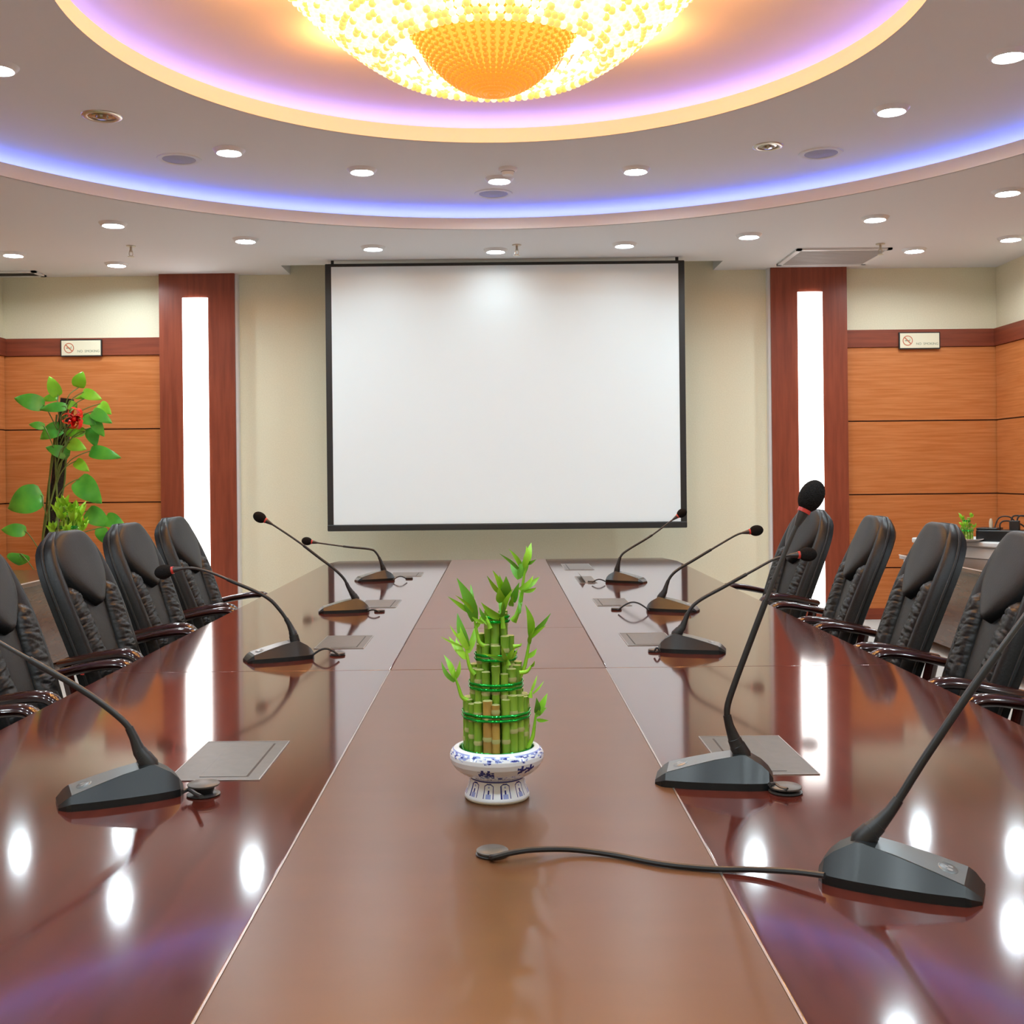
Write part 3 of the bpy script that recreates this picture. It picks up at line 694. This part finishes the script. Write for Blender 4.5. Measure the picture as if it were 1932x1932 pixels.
SH = [   # (stem points, [(leaf base, leaf tip, half width px)], depth offset) in zoomed pixels
 ([(655, 600), (690, 500), (705, 420), (715, 330), (735, 220)], [((725, 240), (767, 82), 22), ((705, 250), (620, 122), 13), ((700, 390), (820, 305), 18), ((690, 320), (632, 190), 22), ((715, 400), (800, 375), 12), ((705, 300), (742, 150), 22), ((650, 470), (690, 340), 20), ((740, 220), (800, 190), 10)], -.01),
 ([(585, 640), (578, 540), (590, 430)], [((590, 450), (603, 300), 34), ((575, 400), (515, 262), 17), ((600, 420), (560, 290), 15), ((565, 570), (440, 470), 22), ((580, 540), (650, 380), 16), ((575, 560), (545, 420), 15)], -.03),
 ([(470, 760), (430, 730), (410, 650), (395, 570)], [((400, 590), (282, 312), 34), ((375, 540), (222, 432), 14), ((390, 560), (345, 380), 24), ((385, 520), (372, 350), 12), ((400, 640), (440, 560), 12)], -.025),
 ([(400, 940), (370, 900), (350, 820), (340, 730)], [((352, 760), (286, 540), 26), ((345, 840), (278, 700), 20), ((345, 740), (236, 618), 9), ((355, 800), (400, 620), 18)], -.03),
 ([(355, 1110), (315, 1085), (290, 1010), (270, 960)], [((272, 975), (198, 812), 17), ((272, 970), (302, 846), 13)], -.02),
 ([(690, 960), (725, 880), (745, 780), (760, 680)], [((762, 690), (728, 485), 22), ((768, 680), (895, 540), 15), ((755, 740), (790, 640), 12), ((735, 830), (805, 770), 14)], .0),
 ([(740, 1420), (775, 1350), (788, 1270), (800, 1180)], [((802, 1200), (872, 1062), 20), ((800, 1210), (868, 1155), 14), ((800, 1190), (800, 1090), 18)], -.02),
 ([(620, 880), (612, 840)], [((612, 845), (575, 755), 14), ((618, 840), (662, 770), 14), ((605, 850), (480, 820), 12)], -.05),
 ([(760, 1090), (765, 1050)], [((765, 1055), (806, 945), 8)], -.02),
 ([(500, 640), (470, 560)], [((475, 590), (428, 500), 12), ((490, 620), (425, 560), 10)], -.03),
 ([(690, 930), (740, 920), (770, 880)], [((765, 890), (790, 850), 8)], -.03),
 ([(640, 590), (680, 540), (700, 480)], [((690, 520), (690, 400), 12)], -.02),
 ([(650, 760), (700, 750)], [((690, 755), (705, 735), 6)], -.04),
]
for st, lv, dz in SH:
    q = MB(); D = PD + dz; off = Vector((base.x, base.y, ZT + Z0))
    pts = [at(*zc(x, y), D) - off for x, y in st]
    S = spline(pts, 5); q.tube(S, [.0048 - .003 * i / (len(S) - 1) for i in range(len(S))], 7, mi=0)
    for a, b, wpx in lv:
        wd = wpx / 3.45 / F * D
        pa = at(*zc(*a), D) - off; pb = at(*zc(*b), D + random.uniform(-.03, .03)) - off
        if random.random() < .7:
            j = Vector((random.uniform(-.018, .018), random.uniform(-.03, .01), random.uniform(-.022, .006))); blade(q, pa + j * .3, pb + j, wd * .9, random.uniform(-.2, .2), mi=random.choice((0, 0, 1)))
        blade(q, pa, pb, wd * 1.15, random.uniform(-.18, .18), mi=random.choice((0, 0, 1)))
    q.build('leafy_shoot', [M['shoot'], M['shoot_d']], lb, outward=False, angle=60)
def small_bamboo(p, label, sc, spec, nsh, spread):
    t = thing('lucky_bamboo', label, 'plant', p)
    tiers(t, spec, sc, .0)
    for k in range(nsh):
        a = random.uniform(0, 2 * PI); R0, zt = random.choice([(s[0], s[2]) for s in spec])
        q = MB(); b0 = Vector((R0 * math.cos(a), R0 * math.sin(a), zt * random.uniform(.75, 1))); L = random.uniform(.5, 1) * spread
        b1 = b0 + Vector((math.cos(a) * .5, math.sin(a) * .5, .8)) * L
        q.tube([b0, b0.lerp(b1, .5), b1], [.004 * sc, .003 * sc, .002 * sc], 5)
        for j in range(4):
            e = b1 + Vector((math.cos(a + j * 1.7) * .6, math.sin(a + j * 1.7) * .6, random.uniform(.2, .9))) * L * .9
            blade(q, b0.lerp(b1, .5 + .12 * j), e, .011 * sc, .1)
        q.build('leafy_shoot', M['shoot'], t, outward=False, angle=60)
    return t

# ================================================================== side desks and what stands on them
TD = .69
def desk(x0, x1, y0, y1, label, inner):
    t = thing('side_desk', label, 'desk', ((x0 + x1) / 2, (y0 + y1) / 2, 0))
    a, b = (x1 - x0) / 2, (y1 - y0) / 2
    MB().box((-a, -b, TD - .035), (a, b, TD)).build('desktop', M['desk'], t, bevel=.004)
    MB().box((inner * (a - .001), -b, TD - .006), (inner * (a + .003), b, TD + .001)).build('edge_strip', M['deskedge'], t)
    MB().box((inner * (a - .05), -b + .03, .08), (inner * (a - .07), b - .03, TD - .035)).build('modesty_panel', M['desk'], t)
    for sy in (-1, 1): MB().box((-a + .03, sy * (b - .03) - .02, 0), (a - .03, sy * (b - .03) + .02, TD - .035)).build('side_panel', M['desk'], t, bevel=.003)
desk(3.17, 3.95, 5.2, 8.83, 'long brown side desk behind the right chairs, carrying the grey case', -1)
desk(-3.80, -3.05, 4.6, 8.2, 'long brown side desk behind the left chairs', 1)
p1, p2 = on(1719, 1045, TD), on(1868, 1057, TD); p1 = p1 + (p2 - p1).normalized() * .03
dv = (p2 - p1); ca = math.atan2(dv.y, dv.x)
cs = thing('equipment_case', 'light grey equipment case with a lipped top on the right side desk', 'case', p1, ca)
Lc = dv.length + .35
MB().box((.02, .02, 0), (Lc, .46, .095)).build('body', M['case'], cs, bevel=.006)
MB().box((-.015, -.012, .090), (Lc + .02, .49, .132)).build('lid', M['case'], cs, bevel=.012, seg=3)
for k in (.0, Lc - .06): MB().box((k, -.004, .0), (k + .05, .03, .09)).build('corner_post', M['case'], cs, bevel=.004)
ZC = TD + .132
pb = on(1824, 1021, ZC)
pl = on(1846, 1021, ZC)
dish = thing('saucer', 'white saucer under the little bamboo on the grey case', 'saucer', pb)
MB().lathe([(.0005, .001), (.085, .001), (.115, .014), (.118, .020), (.112, .020), (.08, .006), (.0005, .006)], 36).build('dish', M['white'], dish)
small_bamboo((pb.x, pb.y, ZC + .006), 'little lucky bamboo on a white saucer, standing on the grey case', .8, [(.040, 12, .10, .075), (.020, 6, .165, .145)], 7, .05)
pd = on(1893, 1021, ZC)
dv_ = thing('network_switch', 'black cabled electronics box on the grey case at the right edge', 'electronics', (pd.x, pd.y, ZC), ca + .5)
MB().box((-.17, -.10, 0), (.17, .10, .085)).build('housing', M['plastic'], dv_, bevel=.01)
MB().box((-.17, -.09, .085), (-.02, .09, .10)).build('top_tray', M['plastic'], dv_, bevel=.006)
for k, (xx, hh) in enumerate(((.06, .17), (.10, .17), (-.02, .13))):
    MB().tube(spline([(xx, 0, .07), (xx, 0, hh), (xx + .04, .02, hh + .02), (xx + .14, .05, hh - .01), (xx + .22, .06, .02)], 6), .006, 7).build('cable', M['rubber'], dv_)
MB().tube(spline([(-.06, -.02, .08), (-.03, 0, .17), (.04, .02, .18), (.1, .02, .12)], 6), .005, 7).build('cable', M['rubber'], dv_)
MB().lathe([(.0005, .095), (.012, .095), (.014, .14), (.008, .165), (.0005, .167)], 14, (-.085, 0, 0)).build('plug', M['rim_cream'], dv_)
MB().box((.045, -.02, .08), (.115, .02, .155)).build('connector', M['rubber'], dv_, bevel=.006)
# left small bamboo on the left desk
p = Vector((-3.11, 8.03, TD))
bw = thing('planter_bowl', 'low pale bowl holding the bamboo on the left side desk', 'bowl', p)
MB().lathe([(.0005, .002), (.07, .0), (.10, .05), (.105, .085), (.098, .085), (.09, .05), (.0005, .02)], 32).build('body', M['porcelain'], bw)
small_bamboo((p.x, p.y, TD + .02), 'lucky bamboo with bright shoots behind the second left chair', 1.5, [(.075, 14, .26, .2), (.05, 10, .36, .3), (.025, 6, .44, .4)], 22, .10)

# ================================================================== pothos on its moss pole
PDp = 9.05
pole0 = at(97, 1010, PDp); pole1 = at(127, 752, PDp)
foot = pole0 + (pole0 - pole1) * ((pole0.z - .35) / (pole1.z - pole0.z)); foot.y = PDp
po = thing('pothos_plant', 'tall pothos climbing a dark moss pole in the left back corner', 'plant', (foot.x, PDp, 0))
o0 = Vector((foot.x, PDp, 0))
MB().lathe([(.0005, .01), (.15, 0), (.19, .2), (.21, .36), (.205, .38), (.19, .37), (.18, .33), (.0005, .33)], 36).build('pot', M['pot'], po)
MB().lathe([(.0005, .335), (.183, .335)], 24).build('soil', M['soil'], po)
q = MB(); PS = [foot.lerp(pole1, k / 30) - o0 for k in range(31)]
for i in range(len(PS)): PS[i] = PS[i] + Vector((mnoise.noise(Vector((i, 0, 1))) * .008, 0, 0))
q.tube(PS, [.052 + .006 * mnoise.noise(Vector((i * .9, 2, 0))) for i in range(31)], 14); q.build('moss_pole', M['moss'], po)
LV = [(490, 695, 50, 46, -75, 1), (325, 735, 66, 40, 245, 1), (175, 830, 88, 52, 195, 0), (320, 870, 82, 32, 175, 0), (560, 795, 62, 35, 20, 1), (505, 802, 52, 18, 170, 1), (640, 875, 52, 36, 40, 1), (620, 925, 72, 40, 30, 0), (600, 990, 62, 36, 60, 0), (570, 1045, 62, 44, 75, 0), (310, 1020, 74, 52, 150, 0), (450, 1020, 66, 34, 175, 1), (222, 975, 46, 25, 190, 0), (348, 1130, 72, 40, 200, 0), (470, 1100, 62, 42, 20, 1), (640, 1150, 102, 44, 12, 0), (500, 1222, 56, 34, 35, 1), (545, 1375, 105, 72, 45, 0), (150, 1440, 108, 92, 160, 0), (80, 1612, 74, 42, 185, 0), (600, 1540, 82, 56, 35, 0), (700, 1560, 66, 46, 20, 0), (620, 1640, 46, 40, 90, 0), (118, 1790, 36, 72, 100, 0), (300, 812, 50, 25, 170, 1), (540, 945, 50, 34, 30, 0), (420, 850, 46, 30, 200, 1)]
def pz(x, y): return x / 3.2195, 500 + y / 3.2195
for i, (cx, cy, hl, hw, an, kind) in enumerate(LV):
    D = PDp - random.uniform(.02, .14)
    c = at(*pz(cx, cy), D); k = D / F / 3.2195
    a = math.radians(an); d = Vector((math.cos(a), random.uniform(-.25, .1), -math.sin(a))).normalized()
    sd = d.cross(Vector((0, -1, .25))).normalized(); up = sd.cross(d)
    L, Wd = hl * k, hw * k; n = 12; vs = []
    for j in range(n + 1):
        t = j / n; w_ = Wd * (math.sin(PI * t ** .62)) ** .75 if 0 < t < 1 else 0.0005
        back = -.16 * L * math.exp(-((t - .12) / .12) ** 2)
        m = c + d * L * (2 * t - 1) + up * .22 * L * math.sin(PI * t)
        for s in (-1, -.5, 0, .5, 1):
            vs.append(m + sd * w_ * s + up * (w_ * .22 * abs(s) - .10 * L * abs(s) ** 2) + d * back * abs(s) - o0)
    q = MB(); q.add(vs, [(5 * j + s, 5 * j + s + 1, 5 * j + s + 6, 5 * j + s + 5) for j in range(n) for s in range(4)])
    st = c - d * L
    ppx = foot.lerp(pole1, max(0, min(1, (st.z - .25 - foot.z) / (pole1.z - foot.z))))
    S = spline([ppx - o0 + Vector((0, -.05, 0)), ppx.lerp(st, .5) - o0 + Vector((0, -.07, .05)), st - o0, c - d * L * .5 - o0 + up * .1 * L], 5)
    lf = q.build('leaf', M['pothos_l'] if kind else M['pothos'], po, outward=False, angle=80)
    MB().tube(S, .0045, 6).build('petiole', M['vine'], lf)
for k in range(5):
    ph = k * 1.3; S = []
    for j in range(24):
        t = .12 + .80 * j / 23; p = foot.lerp(pole1, t) - o0; S.append(p + Vector((.062 * math.cos(ph + t * 4), -.062 * abs(math.sin(ph + t * 4)) - .01, 0)))
    MB().tube(S, .008, 6).build('vine', M['vine'], po)
bc = at(141, 790, PDp - .24)
bow = thing('ribbon_bow', 'shiny red ribbon bow tied to the pothos pole', 'bow', bc)
q = MB()
for k in range(9):
    a = k * 2 * PI / 9 + .3; rr = random.uniform(.065, .105); tilt = random.uniform(-.6, .6)
    ctr = Vector((math.cos(a), -.35, math.sin(a))).normalized(); sd = ctr.cross(Vector((0, 1, tilt))).normalized()
    vs = []
    for j in range(13):
        b = 2 * PI * j / 12; pp = ctr * rr * (1 - math.cos(b)) * .5 + sd * rr * .42 * math.sin(b)
        wv = ctr.cross(sd) * .020
        vs += [pp - wv, pp + wv]
    q.add(vs, [(2 * j, 2 * j + 1, 2 * j + 3, 2 * j + 2) for j in range(12)])
q.build('loops', M['bow'], bow, outward=False)
MB().ellipsoid((0, -.01, 0), (0, 1, 0), .02, .022, 12, 8).build('knot', M['bow'], bow)
MB().tube([(0, .0, 0), (0, .19, 0.0)], .006, 6).build('tie', M['bow'], bow)

# ================================================================== no-smoking signs
def sign(px4, label):
    y = DB - .062
    a, b = at(*px4[0], y), at(*px4[1], y)
    t = thing('no_smoking_sign', label, 'sign', ((a.x + b.x) / 2, y, (a.z + b.z) / 2))
    w_, h_ = abs(b.x - a.x) / 2, abs(a.z - b.z) / 2
    MB().box((-w_, 0, -h_), (w_, .016, h_)).build('backplate', M['frame'], t)
    MB().box((-w_ + .009, -.003, -h_ + .009), (w_ - .009, 0, h_ - .009)).build('face', M['sign'], t, bevel=.002)
    cx, R = -w_ + .078, h_ * .60
    q = MB(); n = 40; vs = []
    for k in range(n):
        c, s = math.cos(2 * PI * k / n), math.sin(2 * PI * k / n)
        vs += [(cx + R * c, -.0045, R * s), (cx + R * .84 * c, -.0045, R * .84 * s), (cx + R * c, -.003, R * s), (cx + R * .84 * c, -.003, R * .84 * s)]
    for k in range(n):
        j = (k + 1) % n; q_ = [(0, 1, 1, 0), ]
        vs_ = None
        q.f += []
    q.add(vs, [f for k in range(n) for j in [(k + 1) % n] for f in ((4 * k, 4 * j, 4 * j + 1, 4 * k + 1), (4 * k, 4 * k + 2, 4 * j + 2, 4 * j))])
    r = R * .9; ww = R * .075
    q.add([(cx - r * .707 - ww, -.0046, r * .707 - ww), (cx - r * .707 + ww, -.0046, r * .707 + ww), (cx + r * .707 + ww, -.0046, -r * .707 + ww), (cx + r * .707 - ww, -.0046, -r * .707 - ww)], [(0, 1, 2, 3)])
    q.build('prohibition_ring', M['signred'], t, smooth=False)
    q = MB(); q.box((cx - R * .55, -.0042, -R * .10), (cx + R * .32, -.003, R * .08)); q.box((cx + R * .37, -.0042, -R * .10), (cx + R * .5, -.003, R * .08))
    q.box((cx + R * .42, -.0042, R * .12), (cx + R * .5, -.003, R * .38)); q.build('cigarette', M['signtext'], t, smooth=False)
    cu = bpy.data.curves.new('lettering', 'FONT'); cu.body = 'NO  SMOKING'; cu.size = .044; cu.extrude = .0006; cu.align_x = 'LEFT'
    tmp = bpy.data.objects.new('tmp', cu); C.objects.link(tmp); bpy.context.view_layer.update()
    me = bpy.data.meshes.new_from_object(tmp.evaluated_get(bpy.context.evaluated_depsgraph_get())); bpy.data.objects.remove(tmp)
    me.materials.clear(); me.materials.append(M['signtext'])
    o = bpy.data.objects.new('lettering', me); C.objects.link(o); o.parent = t; o.rotation_euler = (PI / 2, 0, 0)
    wd = max(v.co.x for v in me.vertices); s = min(1, (w_ - .02 - (cx + R + .03)) / wd); o.scale = (s, s, 1); o.location = (cx + R + .03, -.0036, -h_ * .52)
sign(((114, 641), (192, 672)), 'cream no-smoking sign on the dark band left of the left pilaster')
sign(((1696, 627), (1774, 658)), 'cream no-smoking sign on the dark band right of the right pilaster')

# ================================================================== ceiling fittings
def downlight(p, label, r=.070, lit=True, dim=False, group='recessed downlights'):
    t = thing('downlight', label, 'light', p, 0, group)
    MB().lathe([(r, -.001), (r * 1.02, -.020), (r * 1.10, -.024), (r * 1.30, -.014), (r * 1.45, .0)] if lit else [(r, -.001), (r, -.006), (r * 1.18, -.010), (r * 1.42, -.004), (r * 1.45, .0)], 28).build('trim_ring', M['white'] if lit else M['chrome'], t, outward=False)
    if lit: MB().lathe([(r, -.0030), (.0004, -.0034)], 20).build('lamp', M['lamp_dim' if dim else 'lamp'], t, outward=False)
    else:
        MB().lathe([(r, -.003), (r * .8, -.001), (r * .7, -.004), (r * .45, -.002), (r * .40, -.014), (.0004, -.018)], 24).build('lamp', M['lampoff'], t, outward=False)
    return t
LOW = [(213, 421, 'lit downlight above the left pilaster, in the row nearest the outer cove'), (463, 451, 'lit downlight between the left pilaster and the screen'),
       (704, 466, 'lit downlight above the left part of the screen'), (935, 471, 'lit downlight above the middle of the screen'),
       (1178, 460, 'lit downlight above the right part of the screen'), (1413, 443, 'lit downlight just right of the screen'),
       (1651, 410, 'lit downlight above the right air vent'), (1901, 360, 'lit downlight at the right edge under the blue cove'),
       (25, 478, 'lit downlight at the far left edge of the lower ceiling'), (220, 497, 'lit downlight nearest the left pilaster, beside a sprinkler'),
       (1725, 470, 'lit downlight between the right air vent and the right wall'), (1907, 448, 'lit downlight nearest the right wall')]
MID = [(432, 283, 'lit downlight beside the left ceiling speaker'), (683, 320, 'lit downlight in the middle ring, left of centre'),
       (942, 337, 'lit downlight in front of the centre ceiling speaker'), (1199, 319, 'lit downlight in the middle ring, right of centre'),
       (1682, 205, 'lit downlight in the middle ring, upper right'), (1903, 101, 'lit downlight in the middle ring at the upper right corner'), (-4, 125, 'lit downlight in the middle ring cut by the left edge')]
pos = []
for x, y, l in LOW: p = on(x, y, ZL); pos.append(p); downlight(p, l, dim=600 < x < 1300)
for x, y, l in MID: p = on(x, y, ZM); pos.append(p); downlight(p, l)
for p in pos:                                                  # the same rows carry on over the near end of the room
    q = Vector((p.x, 2 * CY - p.y, p.z))
    if q.y < 3.2 and q.y > YN + .2 and abs(q.z - ZL) + abs(q.z - ZM) < 1: downlight(q, 'lit downlight over the near end of the room', group='downlights over the near end')
downlight(on(192, 219, ZM), 'unlit downlight with a metal rim, upper left of the middle ring', .078, False)
downlight(on(1449, 276, ZM), 'unlit downlight with a metal rim beside the right ceiling speaker', .066, False)
def speaker(px, label):
    t = thing('ceiling_speaker', label, 'speaker', on(*px, ZM), 0, 'round ceiling speakers')
    MB().lathe([(.105, -.004), (.118, -.010), (.138, -.006), (.140, 0)], 40).build('rim', M['ceil'], t, outward=False)
    MB().lathe([(.0004, -.009), (.108, -.004)], 40).build('grille', M['grille'], t, outward=False)
speaker((338, 300), 'round grey ceiling speaker left, beside a lit downlight')
speaker((931, 365), 'round grey ceiling speaker over the screen centre')
speaker((1549, 289), 'round grey ceiling speaker right, beside the unlit downlight')
t = thing('smoke_detector', 'white smoke detector beside the centre downlight in the middle ring', 'smoke detector', on(958, 318, ZM))
MB().lathe([(.0004, -.045), (.035, -.045), (.045, -.025), (.062, -.015), (.064, 0)], 32).build('housing', M['white'], t, outward=False)
MB().lathe([(.046, -.018), (.048, -.022), (.046, -.026)], 32).build('slot', M['dark'], t, outward=False)
def sprinkler(px, label):
    t = thing('sprinkler', label, 'sprinkler', on(*px, ZL), 0, 'ceiling sprinklers')
    MB().lathe([(.0004, -.008), (.035, -.006), (.038, 0)], 24).build('escutcheon', M['chrome'], t, outward=False)
    MB().lathe([(.010, 0), (.010, -.035), (.014, -.04), (.014, -.05), (.0004, -.05)], 12).build('pipe', M['chrome'], t, outward=False)
    q = MB(); q.tube([(-.012, 0, -.045), (-.015, 0, -.07), (0, 0, -.085)], .003, 6); q.tube([(.012, 0, -.045), (.015, 0, -.07), (0, 0, -.085)], .003, 6); q.build('yoke', M['chrome'], t)
    MB().lathe([(.0004, -.085), (.026, -.085), (.026, -.088), (.0004, -.088)], 16).build('deflector', M['chrome'], t)
sprinkler((247, 464), 'small metal sprinkler on the lower ceiling at the left')
sprinkler((975, 462), 'small metal sprinkler beside the downlight over the screen centre')
sprinkler((1661, 460), 'small metal sprinkler at the corner of the right air vent')
def vent(c4, label):
    P = [on(x, y, ZL) for x, y in c4]
    x0 = (P[0].x + P[3].x) / 2; x1 = (P[1].x + P[2].x) / 2; y0 = (P[0].y + P[1].y) / 2; y1 = (P[2].y + P[3].y) / 2
    t = thing('air_vent', label, 'vent', ((x0 + x1) / 2, (y0 + y1) / 2, ZL)); a, b = (x1 - x0) / 2, abs(y1 - y0) / 2
    f = MB()
    for q in (((-a, -b), (a, -b + .04)), ((-a, b - .04), (a, b)), ((-a, -b), (-a + .04, b)), ((a - .04, -b), (a, b))): f.box((*q[0], -.016), (*q[1], -.001))
    f.build('frame', M['white'], t, smooth=False)
    g = MB(); n = 22
    for k in range(n):
        yy = -b + .04 + (2 * b - .08) * (k + .5) / n; g.box((-a + .04, yy - .010, -.012), (a - .04, yy + .004, -.004))
    g.build('grille', M['vent'], t, smooth=False)
    MB().box((-a + .04, -b + .04, -.004), (a - .04, b - .04, -.001)).build('backing', M['grille'], t)
vent([(1506, 468.5), (1684, 467), (1632, 497), (1464, 498.5)], 'square grey air vent in the lower ceiling at the right')
vent([(-20, 511), (95, 510), (60, 520), (-60, 521)], 'grey air vent in the lower ceiling at the far left corner')

# ================================================================== chandelier
ch = thing('chandelier', 'large glowing crystal bead chandelier in the domed ceiling', 'chandelier', (CXI - .005, 4.95, EYE))
def zo(r): return 1.705 + .53 * (r / .97) ** 2
def zi(r): return 1.704 + .42 * (r / .45) ** 2.2
def strand(fn, r0, r1, step, rb, m, squash=1.0, jit=0.0):
    q = MB(); pts = []; r = r0; last = None; n = 400
    for i in range(n + 1):
        r = r0 + (r1 - r0) * i / n; p = Vector((r, 0, fn(r)))
        if last is None or (p - last).length >= step: pts.append(p); last = p
    for p in pts: q.ellipsoid(p, (0, 0, 1), rb * squash, rb, 8, 5, 1 if random.random() < jit else 0)
    q.tube([(r0 + (r1 - r0) * i / 12, 0, fn(r0 + (r1 - r0) * i / 12)) for i in range(13)], .003, 4)
    return q
def ring_of(name, q, m, n, ph=0):
    me = q.mesh(name, m, angle=80, merge=False)
    for k in range(n):
        o = bpy.data.objects.new(name, me); C.objects.link(o); o.parent = ch; o.rotation_euler = (0, 0, 2 * PI * (k + ph) / n)
ring_of('bead_strand', strand(zi, .012, .50, .025, .0135, M['amber']), M['amber'], 44)
random.seed(12)
for vk in range(5): ring_of('crystal_strand', strand(zo, .49, .97, .034, .0175, M['bead'], 1, .32), [M['bead'], M['bead_gold']], 20, vk / 5)
q = MB(); q.lathe([(.0005, zi(0) + .03)] + [(.46 * k / 16, zi(.46 * k / 16) + .032) for k in range(1, 17)], 48); q.build('glow_liner', M['liner_glow'], ch, outward=False)  # added liner, glows amber behind the inner strands
q = MB(); q.lathe([(.05, 1.93), (.30, 1.96), (.62, 2.05), (.90, 2.20), (.90, 2.215), (.60, 2.07), (.28, 1.98), (.05, 1.95)], 48, closed=True); q.build('glow_dish', M['diffuser'], ch)  # added dish, its glow stands for the lamp cluster behind the strands
q = MB(); q.lathe([(.96 + .02 * math.cos(a * PI / 4), 2.262 + .02 * math.sin(a * PI / 4)) for a in range(8)], 96, closed=True)
q.lathe([(.49 + .004 * math.cos(a * PI / 4), zo(.49) + .004 * math.sin(a * PI / 4)) for a in range(8)], 64, closed=True); q.build('hoop', M['gold'], ch)
MB().lathe([(.0004, 2.27), (.35, 2.27), (.36, 2.289)], 40).build('canopy', M['gold'], ch)
for k in range(8):
    a = 2 * PI * k / 8
    ld = bpy.data.lights.new('bulb', 'POINT'); ld.energy = BULB; ld.color = (1, .45, .13); ld.shadow_soft_size = .06
    lo = bpy.data.objects.new('bulb', ld); C.objects.link(lo); lo.parent = ch; lo.location = (1.02 * math.cos(a), 1.02 * math.sin(a), 2.16)
